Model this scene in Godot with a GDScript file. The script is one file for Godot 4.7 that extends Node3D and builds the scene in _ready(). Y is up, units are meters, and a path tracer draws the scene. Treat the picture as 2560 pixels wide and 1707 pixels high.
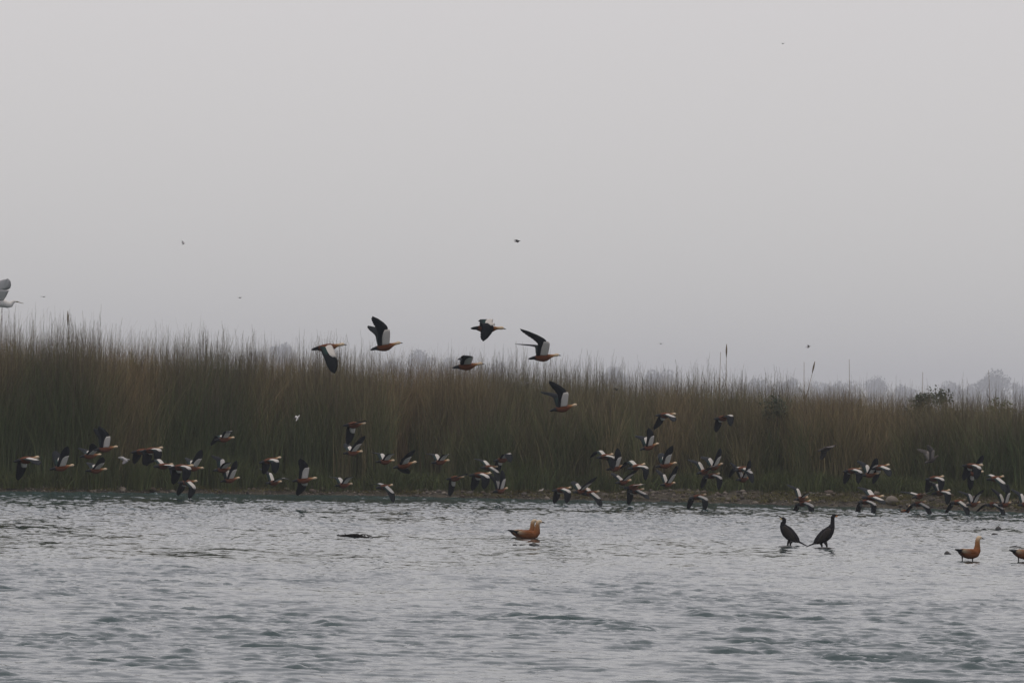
extends Node3D
# A hazy river: a flock of rust-coloured shelducks flies past a tall reed bank.
# World: metres, y up, water surface at y = 0, the camera looks towards -z from 2 m above the water.

const F := 12000.0          # focal length in photograph pixels (photograph 2560 x 1707)
const EYE := Vector3(0.0, 2.0, 0.0)
const PITCH := 1.086        # degrees up
const ROLL := 1.17          # degrees
var cam: Camera3D
var rng := RandomNumberGenerator.new()
var used := {}
var M := {}
var n_low: FastNoiseLite
var n_mid: FastNoiseLite
var n_fine: FastNoiseLite

func _ready():
	rng.seed = 7
	# --- camera ---
	cam = Camera3D.new()
	cam.name = "camera"
	cam.position = EYE
	cam.rotation_degrees = Vector3(PITCH, 0.0, ROLL)
	cam.fov = rad_to_deg(2.0 * atan(853.5 / F))
	cam.near = 0.5
	cam.far = 9000.0
	add_child(cam)
	cam.current = true
	# --- sky ---
	var sm := ProceduralSkyMaterial.new()
	sm.sky_top_color = Color(0.905, 0.885, 0.915)
	sm.sky_horizon_color = Color(0.822, 0.816, 0.795)
	sm.sky_curve = 0.12
	sm.ground_bottom_color = Color(0.20, 0.20, 0.19)
	sm.ground_horizon_color = Color(0.70, 0.70, 0.70)
	sm.ground_curve = 0.02
	sm.sun_angle_max = 1.0
	var sky := Sky.new()
	sky.sky_material = sm
	var env := Environment.new()
	env.background_mode = Environment.BG_SKY
	env.sky = sky
	env.tonemap_mode = Environment.TONE_MAPPER_LINEAR
	env.tonemap_exposure = 1.0
	env.sdfgi_enabled = true
	env.ssao_enabled = true
	env.ssil_enabled = true
	env.fog_enabled = true
	env.fog_density = 0.0003
	env.fog_light_color = Color(0.78, 0.80, 0.83)
	var we := WorldEnvironment.new()
	we.name = "environment"
	we.environment = env
	add_child(we)
	# --- sun, veiled by the overcast, nearly overhead ---
	var sun := DirectionalLight3D.new()
	sun.name = "sun"
	sun.rotation_degrees = Vector3(-84.0, 20.0, 0.0)
	sun.light_energy = 0.38
	sun.light_color = Color(1.0, 0.95, 0.88)
	sun.light_angular_distance = 20.0
	sun.shadow_enabled = true
	add_child(sun)

	n_low = FastNoiseLite.new(); n_low.seed = 3; n_low.frequency = 0.09; n_low.noise_type = FastNoiseLite.TYPE_SIMPLEX
	n_mid = FastNoiseLite.new(); n_mid.seed = 11; n_mid.frequency = 0.35; n_mid.noise_type = FastNoiseLite.TYPE_SIMPLEX
	n_fine = FastNoiseLite.new(); n_fine.seed = 23; n_fine.frequency = 1.6; n_fine.noise_type = FastNoiseLite.TYPE_SIMPLEX; n_fine.fractal_octaves = 2
	make_materials()
	build_water()
	build_bank()
	build_reeds()
	build_shrubs()
	build_far_trees()
	build_river_things()
	build_standing_birds()
	build_flock()
	build_small_birds()

# ---------- where a spot of the photograph lies in the place ----------
func at(x: float, y: float, d: float) -> Vector3:
	var b := cam.transform.basis
	return EYE - b.z * d + b.x * ((x - 1280.0) / F * d) - b.y * ((y - 853.5) / F * d)

func on_water(x: float, y: float, h := 0.0) -> Vector3:
	var v := at(x, y, 1.0) - EYE
	return EYE + v * ((h - EYE.y) / v.y)

# ---------- naming and describing ----------
func numbered(called: String) -> String:
	var n: int = used.get(called, 0)
	used[called] = n + 1
	return called if n == 0 else "%s_%03d" % [called, n]

func tag(o: Node, label: String, category: String, group := "", kind := ""):
	if label != "": o.set_meta("label", label)
	if category != "": o.set_meta("category", category)
	if group != "": o.set_meta("group", group)
	if kind != "": o.set_meta("kind", kind)

func thing(called: String, label: String, category: String, where := Vector3.ZERO, group := "") -> Node3D:
	var o := Node3D.new()
	o.name = numbered(called)
	add_child(o)
	o.position = where
	tag(o, label, category, group)
	return o

func part(called: String, mesh: Mesh, mat: Material, parent: Node) -> MeshInstance3D:
	var o := MeshInstance3D.new()
	o.name = called
	o.mesh = mesh
	o.material_override = mat
	parent.add_child(o, true)
	return o

func lin(r: float, g: float, b: float) -> Color:
	return Color(r, g, b).linear_to_srgb()

func std(c: Color, rough := 0.9, vertex := false) -> StandardMaterial3D:
	var m := StandardMaterial3D.new()
	m.albedo_color = c
	m.roughness = rough
	m.metallic_specular = 0.3
	m.vertex_color_use_as_albedo = vertex
	m.cull_mode = BaseMaterial3D.CULL_DISABLED
	return m

func noise_tex(seed_: int, freq: float, lo: Color, hi: Color, size := 512, octaves := 4) -> NoiseTexture2D:
	var n := FastNoiseLite.new()
	n.seed = seed_; n.frequency = freq; n.fractal_octaves = octaves
	n.noise_type = FastNoiseLite.TYPE_SIMPLEX_SMOOTH
	var g := Gradient.new()
	g.set_color(0, lo); g.set_color(1, hi)
	var t := NoiseTexture2D.new()
	t.width = size; t.height = size; t.noise = n; t.seamless = true; t.color_ramp = g
	return t

func make_materials():
	M.feather = std(Color.WHITE, 0.85, true)
	M.feather.albedo_texture = noise_tex(61, 0.06, Color(0.74, 0.74, 0.74), Color(1, 1, 1), 256, 3)
	M.feather.uv1_triplanar = true
	M.feather.uv1_scale = Vector3(5, 9, 9)
	M.horn = std(lin(0.014, 0.013, 0.014), 0.5)
	M.eye = std(lin(0.006, 0.006, 0.006), 0.2)
	M.leaf = std(Color.WHITE, 0.75, true)
	M.leaf.backlight = Color(0.22, 0.22, 0.16)
	M.bark = std(lin(0.07, 0.055, 0.042), 0.95)
	M.bark.albedo_texture = noise_tex(5, 0.03, Color(0.6, 0.6, 0.6), Color(1, 1, 1), 256)
	M.bark.uv1_triplanar = true
	M.driftwood = std(lin(0.022, 0.019, 0.017), 0.85)
	M.driftwood.albedo_texture = noise_tex(8, 0.05, Color(0.6, 0.58, 0.55), Color(1, 1, 1), 256)
	M.driftwood.uv1_triplanar = true
	# river mud with gravel grain and damp patches
	M.mud = std(Color.WHITE, 0.9)
	M.mud.albedo_texture = noise_tex(31, 0.02, lin(0.024, 0.022, 0.017), lin(0.082, 0.072, 0.054), 1024, 6)
	M.mud.uv1_triplanar = true
	M.mud.uv1_world_triplanar = true
	M.mud.uv1_scale = Vector3(0.13, 0.13, 0.13)
	M.soil = std(Color.WHITE, 0.95)
	M.soil.albedo_texture = noise_tex(32, 0.02, lin(0.05, 0.05, 0.03), lin(0.10, 0.085, 0.05), 512, 5)
	M.soil.uv1_triplanar = true
	M.soil.uv1_world_triplanar = true
	M.soil.uv1_scale = Vector3(0.02, 0.02, 0.02)
	var tones := [[0.11, 0.097, 0.083], [0.07, 0.063, 0.056], [0.16, 0.142, 0.12], [0.09, 0.072, 0.058]]
	M.stones = []
	for i in 4:
		var s := std(Color.WHITE, 0.85)
		var c: Array = tones[i]
		s.albedo_texture = noise_tex(40 + i, 0.04, lin(c[0] * 0.55, c[1] * 0.55, c[2] * 0.55), lin(c[0] * 1.3, c[1] * 1.3, c[2] * 1.3), 256, 4)
		s.uv1_triplanar = true
		s.uv1_scale = Vector3(3, 3, 3)
		M.stones.append(s)
	M.wet_stone = std(lin(0.035, 0.036, 0.036), 0.35)
	# river water: dark green body, mirror-like skin
	M.water = StandardMaterial3D.new()
	M.water.albedo_color = lin(0.036, 0.060, 0.062)
	M.water.roughness = 0.035
	M.water.metallic_specular = 0.354

# ---------- shapes ----------
# rings of points joined to a closed skin
func loft(rings: Array, cols: Array, capped := true) -> ArrayMesh:
	var st := SurfaceTool.new()
	st.begin(Mesh.PRIMITIVE_TRIANGLES)
	loft_into(st, rings, cols, capped)
	st.generate_normals()
	st.index()
	return st.commit()

func loft_into(st: SurfaceTool, rings: Array, cols: Array, capped := true):
	for i in rings.size() - 1:
		var a: PackedVector3Array = rings[i]
		var b: PackedVector3Array = rings[i + 1]
		var n := a.size()
		for j in n:
			var k := (j + 1) % n
			quad(st, a[j], a[k], b[k], b[j], col(cols, i, j), col(cols, i, k), col(cols, i + 1, k), col(cols, i + 1, j))
	if capped:
		for e in [0, rings.size() - 1]:
			var r: PackedVector3Array = rings[e]
			var c := Vector3.ZERO
			for p in r: c += p
			c /= r.size()
			for j in r.size():
				var k := (j + 1) % r.size()
				st.set_color(col(cols, e, j)); st.add_vertex(c)
				if e == 0:
					st.set_color(col(cols, e, k)); st.add_vertex(r[k])
					st.set_color(col(cols, e, j)); st.add_vertex(r[j])
				else:
					st.set_color(col(cols, e, j)); st.add_vertex(r[j])
					st.set_color(col(cols, e, k)); st.add_vertex(r[k])

func col(cols: Array, i: int, j: int) -> Color:
	var c = cols[i % cols.size()]
	return c[j] if c is Array else c

func quad(st: SurfaceTool, a: Vector3, b: Vector3, c: Vector3, d: Vector3, ca: Color, cb: Color, cc: Color, cd: Color):
	st.set_color(ca); st.add_vertex(a)
	st.set_color(cb); st.add_vertex(b)
	st.set_color(cc); st.add_vertex(c)
	st.set_color(ca); st.add_vertex(a)
	st.set_color(cc); st.add_vertex(c)
	st.set_color(cd); st.add_vertex(d)

# a body along a spine in the x-y plane: rows of [x, y, half height, half width, colour]
func spine_body(rows: Array, sides := 12) -> ArrayMesh:
	var rings := []
	var cols := []
	for i in rows.size():
		var r: Array = rows[i]
		var p0: Array = rows[maxi(0, i - 1)]
		var p1: Array = rows[mini(rows.size() - 1, i + 1)]
		var t := Vector3(p1[0] - p0[0], p1[1] - p0[1], 0.0).normalized()
		var n := Vector3(-t.y, t.x, 0.0)
		var pts := PackedVector3Array()
		for j in sides:
			var a := TAU * j / sides
			pts.append(Vector3(r[0], r[1], 0.0) + n * (cos(a) * r[2]) + Vector3(0, 0, sin(a) * r[3]))
		rings.append(pts)
		cols.append(r[4])
	return loft(rings, cols)

# a tapering tube through points
func tube(points: Array, radii: Array, sides := 6, c := Color.WHITE) -> ArrayMesh:
	var st := SurfaceTool.new()
	st.begin(Mesh.PRIMITIVE_TRIANGLES)
	tube_into(st, points, radii, sides, c)
	st.generate_normals()
	st.index()
	return st.commit()

func tube_into(st: SurfaceTool, points: Array, radii: Array, sides := 6, c := Color.WHITE):
	var rings := []
	for i in points.size():
		var p0: Vector3 = points[maxi(0, i - 1)]
		var p1: Vector3 = points[mini(points.size() - 1, i + 1)]
		var t := (p1 - p0).normalized()
		var u := t.cross(Vector3(0.13, 0.21, 0.97)).normalized()
		var v := t.cross(u)
		var pts := PackedVector3Array()
		for j in sides:
			var a := TAU * j / sides
			pts.append(points[i] + (u * cos(a) + v * sin(a)) * radii[i])
		rings.append(pts)
	loft_into(st, rings, [c])

# an uneven lump (stones, rocks)
func lump(seed_: int, flat := 0.6, rows := 5, sides := 8) -> ArrayMesh:
	var n := FastNoiseLite.new()
	n.seed = seed_; n.frequency = 0.9
	var rings := []
	for i in rows + 1:
		var lat := lerpf(-PI * 0.47, PI * 0.47, float(i) / rows)
		var pts := PackedVector3Array()
		for j in sides:
			var a := TAU * j / sides
			var d := Vector3(cos(lat) * cos(a), sin(lat), cos(lat) * sin(a))
			var r := 0.5 * (1.0 + 0.55 * n.get_noise_3dv(d * 1.3) + 0.2 * n.get_noise_3dv(d * 3.5 + Vector3(9, 9, 9)))
			pts.append(Vector3(d.x * r, d.y * r * flat, d.z * r))
		rings.append(pts)
	return loft(rings, [Color.WHITE])

# ---------- the river ----------
var waves := []
func setup_waves():
	var r := RandomNumberGenerator.new()
	r.seed = 5
	# [direction x, direction z, wave number, phase, height, noise shift]
	for i in 18:
		var wl := 0.10 * pow(7.0, float(i) / 17.0)
		var a := deg_to_rad(90.0 + r.randf_range(-48.0, 48.0))
		waves.append([cos(a), sin(a), TAU / wl, r.randf() * TAU, 0.0125 * pow(wl / 0.25, -0.12) * wl * r.randf_range(0.75, 1.25), r.randf_range(0, 50)])

func ruffle(x: float, z: float) -> float:
	# how rough the water is: choppy near, calmer over the shallow bar, small tight ripples below the bank
	var d := -z
	var near := 1.0 - smoothstep(48.0, 84.0, d)
	var far := smoothstep(74.0, 112.0, d + 0.2 * x)
	var patch := 0.75 + 0.6 * n_low.get_noise_2d(x * 1.2, z * 0.55)
	return patch * (0.52 + 0.90 * near + 0.95 * far + 0.3 * smoothstep(124.0, 140.0, d))

func water_height(x: float, z: float, rough: float) -> float:
	var d := -z
	var long_cut := smoothstep(75.0, 50.0, d)
	var wx := x + 0.25 * n_mid.get_noise_2d(x, z)
	var wz := z + 0.35 * n_mid.get_noise_2d(x + 70.0, z + 20.0)
	var h := 0.0
	for w in waves:
		var s := sin((w[0] * wx + w[1] * wz) * w[2] + w[3])
		# peaked crests, flat troughs
		h += w[4] * (exp(1.7 * s - 1.25) - 0.62) * (1.0 if w[2] > 14.0 else 0.35 + 0.65 * long_cut)
	var g := n_mid.get_noise_2d(x * 1.7 + 200.0, z * 0.9)
	h *= lerpf(1.0 + 0.7 * g, minf(1.5, 0.66 + 1.2 * pow(maxf(0.0, g + 0.15), 1.3)), long_cut)
	h += 0.010 * n_fine.get_noise_2d(x * 0.8, z * 1.3)
	return h * rough

func build_water():
	setup_waves()
	var cols := 520
	var zs := PackedFloat32Array()
	var z := -34.0
	while z > -148.0:
		zs.append(z)
		z -= lerpf(0.035, 0.10, clampf((-z - 36.0) / 90.0, 0.0, 1.0))
	var rows := zs.size()
	var pos := PackedVector3Array(); pos.resize(rows * (cols + 1))
	for i in rows:
		var zz := zs[i]
		var half := 0.118 * -zz + 2.2
		for j in cols + 1:
			var x := (2.0 * j / cols - 1.0) * half
			pos[i * (cols + 1) + j] = Vector3(x, water_height(x, zz, ruffle(x, zz)), zz)
	var nor := PackedVector3Array(); nor.resize(pos.size())
	for i in rows:
		for j in cols + 1:
			var a := pos[i * (cols + 1) + maxi(j - 1, 0)]
			var b := pos[i * (cols + 1) + mini(j + 1, cols)]
			var c := pos[maxi(i - 1, 0) * (cols + 1) + j]
			var e := pos[mini(i + 1, rows - 1) * (cols + 1) + j]
			nor[i * (cols + 1) + j] = (b - a).cross(c - e).normalized() * -1.0
			if nor[i * (cols + 1) + j].y < 0.0: nor[i * (cols + 1) + j] *= -1.0
	var idx := PackedInt32Array(); idx.resize((rows - 1) * cols * 6)
	var k := 0
	for i in rows - 1:
		for j in cols:
			var a := i * (cols + 1) + j
			var b := a + cols + 1
			idx[k] = a; idx[k + 1] = b; idx[k + 2] = a + 1
			idx[k + 3] = a + 1; idx[k + 4] = b; idx[k + 5] = b + 1
			k += 6
	var arr := []
	arr.resize(Mesh.ARRAY_MAX)
	arr[Mesh.ARRAY_VERTEX] = pos
	arr[Mesh.ARRAY_NORMAL] = nor
	arr[Mesh.ARRAY_INDEX] = idx
	var am := ArrayMesh.new()
	am.add_surface_from_arrays(Mesh.PRIMITIVE_TRIANGLES, arr)
	var o := part("water", am, M.water, self)
	tag(o, "grey rippled river water with dark wavelets", "", "", "structure")
	# the rest of the river, up- and downstream and behind the camera
	var st := SurfaceTool.new()
	st.begin(Mesh.PRIMITIVE_TRIANGLES)
	for s in [-1.0, 1.0]:
		var n := 60
		for i in n:
			var z0 := lerpf(-34.0, -148.0, float(i) / n)
			var z1 := lerpf(-34.0, -148.0, float(i + 1) / n)
			var x0: float = s * (0.118 * -z0 + 2.2)
			var x1: float = s * (0.118 * -z1 + 2.2)
			quad(st, Vector3(x0, 0, z0), Vector3(s * 260.0, 0, z0), Vector3(s * 260.0, 0, z1), Vector3(x1, 0, z1), Color.WHITE, Color.WHITE, Color.WHITE, Color.WHITE)
	quad(st, Vector3(-260, 0, -34), Vector3(260, 0, -34), Vector3(260, 0, 60), Vector3(-260, 0, 60), Color.WHITE, Color.WHITE, Color.WHITE, Color.WHITE)
	st.generate_normals()
	var o2 := part("far_water", st.commit(), M.water, self)
	tag(o2, "grey river water further up and down stream", "", "", "structure")

# ---------- the far bank ----------
func shore(x: float) -> float:      # z of the waterline
	var c := minf(absf(x), 18.0) / 15.5
	return -(145.0 - 7.5 * c * c) + 0.35 * n_mid.get_noise_2d(x * 1.3, 4.0) + 0.8 * n_low.get_noise_2d(x * 1.3, 40.0)

func reed_start(x: float) -> float: # metres from the waterline to the first reeds
	return lerpf(0.7, 2.9, smoothstep(-13.0, 14.0, x)) + 0.4 * n_mid.get_noise_2d(x, 90.0)

func bank_height(x: float, t: float) -> float:
	var up := clampf(t / 2.6, -1.0, 1.0)
	var h := 0.42 * up if t < 0.0 else 0.42 * pow(up, 0.8)
	h += 0.12 * smoothstep(2.6, 8.0, t)
	return h + 0.05 * n_fine.get_noise_2d(x * 0.9, t * 0.9) * smoothstep(-0.4, 0.5, t) + 0.04 * n_mid.get_noise_2d(x * 2.0, t * 2.0)

func build_bank():
	var st := SurfaceTool.new()
	st.begin(Mesh.PRIMITIVE_TRIANGLES)
	var nx := 420
	var ts := []
	for i in 26: ts.append(-1.5 + 0.25 * i)
	ts.append_array([6.0, 8.0, 12.0, 20.0])
	var grid := []
	for i in nx + 1:
		var x := lerpf(-42.0, 42.0, float(i) / nx)
		var c := PackedVector3Array()
		for t in ts: c.append(Vector3(x, bank_height(x, t), shore(x) - t))
		grid.append(c)
	for i in nx:
		for j in ts.size() - 1:
			quad(st, grid[i][j], grid[i][j + 1], grid[i + 1][j + 1], grid[i + 1][j], Color.WHITE, Color.WHITE, Color.WHITE, Color.WHITE)
	st.generate_normals()
	st.index()
	var bank := part("riverbank", st.commit(), M.mud, self)
	tag(bank, "low brown gravel and mud bank along the far waterline", "", "", "structure")
	# stones on the strip: the larger ones one by one
	var shapes := []
	for i in 6: shapes.append(lump(100 + i, rng.randf_range(0.45, 0.75), 4, 7))
	for i in 290:
		var x := rng.randf_range(-15.8, 15.8)
		if rng.randf() < 0.35: x = rng.randf_range(2.0, 15.8)
		var t := rng.randf_range(-0.05, minf(2.2, reed_start(x) + 0.2))
		var s := part("stone", shapes[rng.randi() % 6], M.stones[rng.randi() % 4], bank)
		var size := rng.randf_range(0.08, 0.19) * (1.0 if rng.randf() < 0.85 else 1.6)
		s.position = Vector3(x, bank_height(x, t) + size * 0.12, shore(x) - t)
		s.rotation = Vector3(rng.randf_range(-0.2, 0.2), rng.randf() * TAU, rng.randf_range(-0.2, 0.2))
		s.scale = Vector3.ONE * size
	# fine gravel between them
	var gm := MultiMesh.new()
	gm.transform_format = MultiMesh.TRANSFORM_3D
	gm.use_colors = true
	gm.mesh = lump(77, 0.6, 3, 6)
	gm.instance_count = 6000
	for i in 6000:
		var x := rng.randf_range(-22.0, 22.0)
		var t := rng.randf_range(-0.1, reed_start(x) + 0.6)
		var size := rng.randf_range(0.025, 0.075)
		gm.set_instance_transform(i, Transform3D(Basis(Vector3.UP, rng.randf() * TAU).scaled(Vector3.ONE * size), Vector3(x, bank_height(x, t) + size * 0.1, shore(x) - t)))
		var g := rng.randf_range(0.06, 0.22)
		gm.set_instance_color(i, Color(g, g * 0.88, g * 0.75))
	var go := MultiMeshInstance3D.new()
	go.name = "gravel"
	go.multimesh = gm
	go.material_override = std(Color.WHITE, 0.9, true)
	add_child(go)
	tag(go, "brown gravel scattered along the far waterline", "gravel", "", "stuff")
	# the land behind the bank, to the horizon
	var gs := SurfaceTool.new()
	gs.begin(Mesh.PRIMITIVE_TRIANGLES)
	var zrow := [-150.0, -170.0, -250.0, -500.0, -1200.0, -2400.0, -3000.0, -4000.0, -5600.0]
	var yrow := [0.40, 0.44, 0.5, 0.6, 1.0, 5.0, 16.0, 18.0, 18.0]
	for i in zrow.size() - 1:
		for j in 12:
			var xa := lerpf(-1600.0, 1600.0, j / 12.0)
			var xb := lerpf(-1600.0, 1600.0, (j + 1) / 12.0)
			quad(gs, Vector3(xa, yrow[i], zrow[i]), Vector3(xb, yrow[i], zrow[i]), Vector3(xb, yrow[i + 1], zrow[i + 1]), Vector3(xa, yrow[i + 1], zrow[i + 1]), Color.WHITE, Color.WHITE, Color.WHITE, Color.WHITE)
	gs.generate_normals()
	var land := part("ground", gs.commit(), M.soil, self)
	tag(land, "flat grassland behind the reeds rising to the far trees", "", "", "structure")

# ---------- reeds and grass ----------
func blade_into(st: SurfaceTool, r: RandomNumberGenerator, root: Vector3, h: float, lean: float, droop: float, w: float, c: Color, segs := 4):
	var a := r.randf() * TAU
	var dir := Vector3(cos(a), 0, sin(a))
	var tw := r.randf() * TAU
	var side := Vector3(cos(tw), 0, sin(tw))
	var prev := []
	for i in segs + 1:
		var t := float(i) / segs
		var p := root + Vector3.UP * (h * (t - droop * t * t * t)) + dir * (lean * h * t * t)
		var ww := w * (1.0 - pow(t, 2.2)) + 0.0015
		var cur := [p - side * ww * 0.5, p + side * ww * 0.5]
		if i > 0: quad(st, prev[0], prev[1], cur[1], cur[0], c, c, c, c)
		prev = cur

func stem_into(st: SurfaceTool, r: RandomNumberGenerator, root: Vector3, h: float, w: float, c: Color, plume: Color, has_plume: bool):
	var a := r.randf() * TAU
	var lean := r.randf_range(0.01, 0.09)
	var dir := Vector3(cos(a), 0, sin(a)) * lean
	var prev := []
	for i in 4:
		var t := i / 3.0
		var p := root + Vector3.UP * h * t + dir * h * t * t
		var ww := w * (1.0 - 0.6 * t)
		var cur := [p + Vector3(ww, 0, 0) * 0.5, p + Vector3(-0.25 * ww, 0, 0.43 * ww), p + Vector3(-0.25 * ww, 0, -0.43 * ww)]
		if i > 0:
			for k in 3: quad(st, prev[k], prev[(k + 1) % 3], cur[(k + 1) % 3], cur[k], c, c, c, c)
		prev = cur
	if has_plume:
		var tip := root + Vector3.UP * h + dir * h
		var l := r.randf_range(0.22, 0.42)
		for k in 9:
			var b := tip - Vector3.UP * (l * k / 9.0)
			var q := r.randf() * TAU
			var out := Vector3(cos(q), 1.6, sin(q)) * r.randf_range(0.03, 0.06)
			quad(st, b, b + Vector3(0.006, 0, 0.004), b + out + Vector3(0.004, 0, 0), b + out, plume, plume, plume, plume)

func reed_clump(seed_: int, blades: int, stems: int, brown: float) -> ArrayMesh:
	var r := RandomNumberGenerator.new()
	r.seed = seed_
	var st := SurfaceTool.new()
	st.begin(Mesh.PRIMITIVE_TRIANGLES)
	for i in blades:
		var g := Color(0.068, 0.090, 0.036).lerp(Color(0.25, 0.200, 0.114), clampf(brown + r.randf_range(-0.3, 0.3), 0, 1)) * r.randf_range(0.7, 1.25)
		var root := Vector3(r.randf_range(-0.28, 0.28), 0, r.randf_range(-0.28, 0.28))
		blade_into(st, r, root, r.randf_range(0.55, 1.02), r.randf_range(0.1, 1.25), r.randf_range(0.02, 0.34), r.randf_range(0.008, 0.015), g)
	for i in stems:
		var c := Color(0.075, 0.058, 0.036) * r.randf_range(0.6, 1.3)
		var root := Vector3(r.randf_range(-0.25, 0.25), 0, r.randf_range(-0.25, 0.25))
		var f := r.randf()
		stem_into(st, r, root, 0.78 + 0.26 * f * f, r.randf_range(0.004, 0.0075), c, Color(0.12, 0.095, 0.065) * r.randf_range(0.7, 1.1), r.randf() < 0.35)
	st.generate_normals()
	return st.commit()

func scatter(called: String, mesh: Mesh, spots: Array, label: String, category: String):
	var mm := MultiMesh.new()
	mm.transform_format = MultiMesh.TRANSFORM_3D
	mm.use_colors = true
	mm.mesh = mesh
	mm.instance_count = spots.size()
	for i in spots.size():
		mm.set_instance_transform(i, spots[i][0])
		mm.set_instance_color(i, spots[i][1])
	var o := MultiMeshInstance3D.new()
	o.name = numbered(called)
	o.multimesh = mm
	o.material_override = M.leaf
	add_child(o)
	tag(o, label, category, "", "stuff")

func reed_top(x: float) -> float:   # height of the leafy mass above the water
	var px := x / 148.0 * F + 1280.0
	var h := 0.0
	var ks := [-600.0, 0.0, 700.0, 1280.0, 1900.0, 2560.0, 3200.0]
	var hs := [4.6, 4.5, 4.12, 3.9, 3.46, 3.16, 3.06]
	for i in 6:
		if px >= ks[i] and px <= ks[i + 1]:
			h = lerpf(hs[i], hs[i + 1], (px - ks[i]) / (ks[i + 1] - ks[i]))
	if h == 0.0: h = hs[0] if px < 0.0 else hs[6]
	return h

func build_reeds():
	# heights of clump meshes are about 1; each copy is stretched to its own height
	var kinds := 5
	var meshes := []
	for k in kinds: meshes.append(reed_clump(300 + k, 84, 6, [0.0, 0.25, 0.5, 0.72, 0.95][k]))
	var spots := []
	for k in kinds: spots.append([])
	var x := -26.0
	while x < 26.0:
		for row in 26:
			var xx := x + rng.randf_range(-0.14, 0.14)
			var t := reed_start(xx) + 0.22 + row * 0.26 + rng.randf_range(-0.14, 0.14) + 1.5 * maxf(0.0, n_mid.get_noise_2d(xx * 0.7, 300.0))
			var z := shore(xx) - t
			var gap := n_mid.get_noise_2d(xx * 0.8, z * 0.8 + 500.0)
			if row < 11 and gap < -0.10 and rng.randf() < 0.85: continue
			if rng.randf() < 0.12: continue
			var y0 := bank_height(xx, t) - 0.03
			var front := smoothstep(-0.5, 8.0, float(row))
			var h := (reed_top(xx) - y0) * lerpf(rng.randf_range(0.5, 0.8) * (1.0 + 0.4 * n_mid.get_noise_2d(xx * 1.1, 800.0)), rng.randf_range(0.86, 1.03), front)
			h *= 1.20 + 0.11 * n_mid.get_noise_2d(xx * 1.5, z) 
			var hue := n_low.get_noise_2d(xx * 2.2, 7.0 + z * 0.5)
			var k := clampi(int((hue * 0.6 + 0.12 + rng.randf_range(-0.22, 0.22) + 0.5 * smoothstep(0.3, 1.0, front) + 0.2 * smoothstep(-14.0, 14.0, xx)) * kinds), 0, kinds - 1)
			var wide := rng.randf_range(0.85, 1.25)
			var b := Basis(Vector3.UP, rng.randf() * TAU).scaled(Vector3(wide, h, wide))
			var v := rng.randf_range(0.8, 1.15)
			spots[k].append([Transform3D(b, Vector3(xx, y0, z)), Color(v * (1.0 + 0.1 * hue), v, v * (1.0 - 0.06 * hue))])
		x += 0.24
	var words := ["greenest tall reeds along the front of the reed bed", "dull olive tall reeds in the reed bed", "mixed olive and brown tall reeds in the reed bed", "rusty brown tall reeds in the reed bed", "driest tan tall reeds at the top of the reed bed"]
	for k in kinds:
		scatter("reeds", meshes[k], spots[k], words[k], "reeds")
	# softer green grass along the foot of the reeds
	var r := RandomNumberGenerator.new()
	r.seed = 91
	var gm := []
	for k in 2:
		var st := SurfaceTool.new()
		st.begin(Mesh.PRIMITIVE_TRIANGLES)
		for i in 60:
			var g := Color(0.06, 0.085, 0.03).lerp(Color(0.12, 0.11, 0.05), r.randf() * 0.6) * r.randf_range(0.7, 1.2)
			blade_into(st, r, Vector3(r.randf_range(-0.3, 0.3), 0, r.randf_range(-0.3, 0.3)), r.randf_range(0.5, 1.0), r.randf_range(0.1, 0.5), r.randf_range(0.05, 0.4), r.randf_range(0.008, 0.015), g, 3)
		st.generate_normals()
		gm.append(st.commit())
	for k in 2:
		var gs := []
		for i in 1500:
			var xx := r.randf_range(-24.0, 24.0)
			var low := r.randf() < 0.4
			var t := reed_start(xx) + (r.randf_range(-2.4, -0.3) if low else r.randf_range(-0.5, 0.7))
			var n := n_mid.get_noise_2d(xx * 0.8, 700.0)
			var h := r.randf_range(0.35, 0.8) + maxf(0.0, n) * 1.6
			if n < -0.25 and r.randf() < 0.6: continue
			if low: h = r.randf_range(0.06, 0.2)
			if t < 0.2 or (not low and t < 0.35): continue
			var v := r.randf_range(0.75, 1.2)
			gs.append([Transform3D(Basis(Vector3.UP, r.randf() * TAU).scaled(Vector3(1, h, 1)), Vector3(xx, bank_height(xx, t) - 0.02, shore(xx) - t)), Color(v * 1.25, v * 0.95, v * 0.8) if low else Color(v, v, v)])
		scatter("grass", gm[k], gs, ["low green grass along the foot of the reeds", "tufted grass at the edge of the gravel"][k], "grass")

# ---------- shrubs that stand out of the reeds ----------
func foliage_mesh(seed_: int, size: Vector3, leaves: int, leaf: float, c0: Color, c1: Color) -> ArrayMesh:
	var r := RandomNumberGenerator.new()
	r.seed = seed_
	var st := SurfaceTool.new()
	st.begin(Mesh.PRIMITIVE_TRIANGLES)
	var clumps := []
	for i in 12:
		var d := Vector3(r.randfn(), r.randfn(), r.randfn()).normalized() * pow(r.randf(), 0.5)
		clumps.append([Vector3(d.x * size.x, d.y * size.y, d.z * size.z) * 0.40, r.randf_range(0.16, 0.3)])
	for i in leaves:
		var cl: Array = clumps[r.randi() % 12]
		var p: Vector3 = cl[0] + Vector3(r.randfn(), r.randfn(), r.randfn()).normalized() * pow(r.randf(), 0.55) * size * (cl[1] * 0.95)
		var n := Vector3(r.randfn(), r.randfn() + 0.6, r.randfn()).normalized()
		var u := n.cross(Vector3(r.randfn(), r.randfn(), r.randfn())).normalized()
		var v := n.cross(u)
		var l := leaf * r.randf_range(0.6, 1.3)
		var c := c0.lerp(c1, r.randf())
		quad(st, p - u * l, p + v * l * 0.45, p + u * l, p - v * l * 0.45, c, c, c, c)
	st.generate_normals()
	return st.commit()

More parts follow.
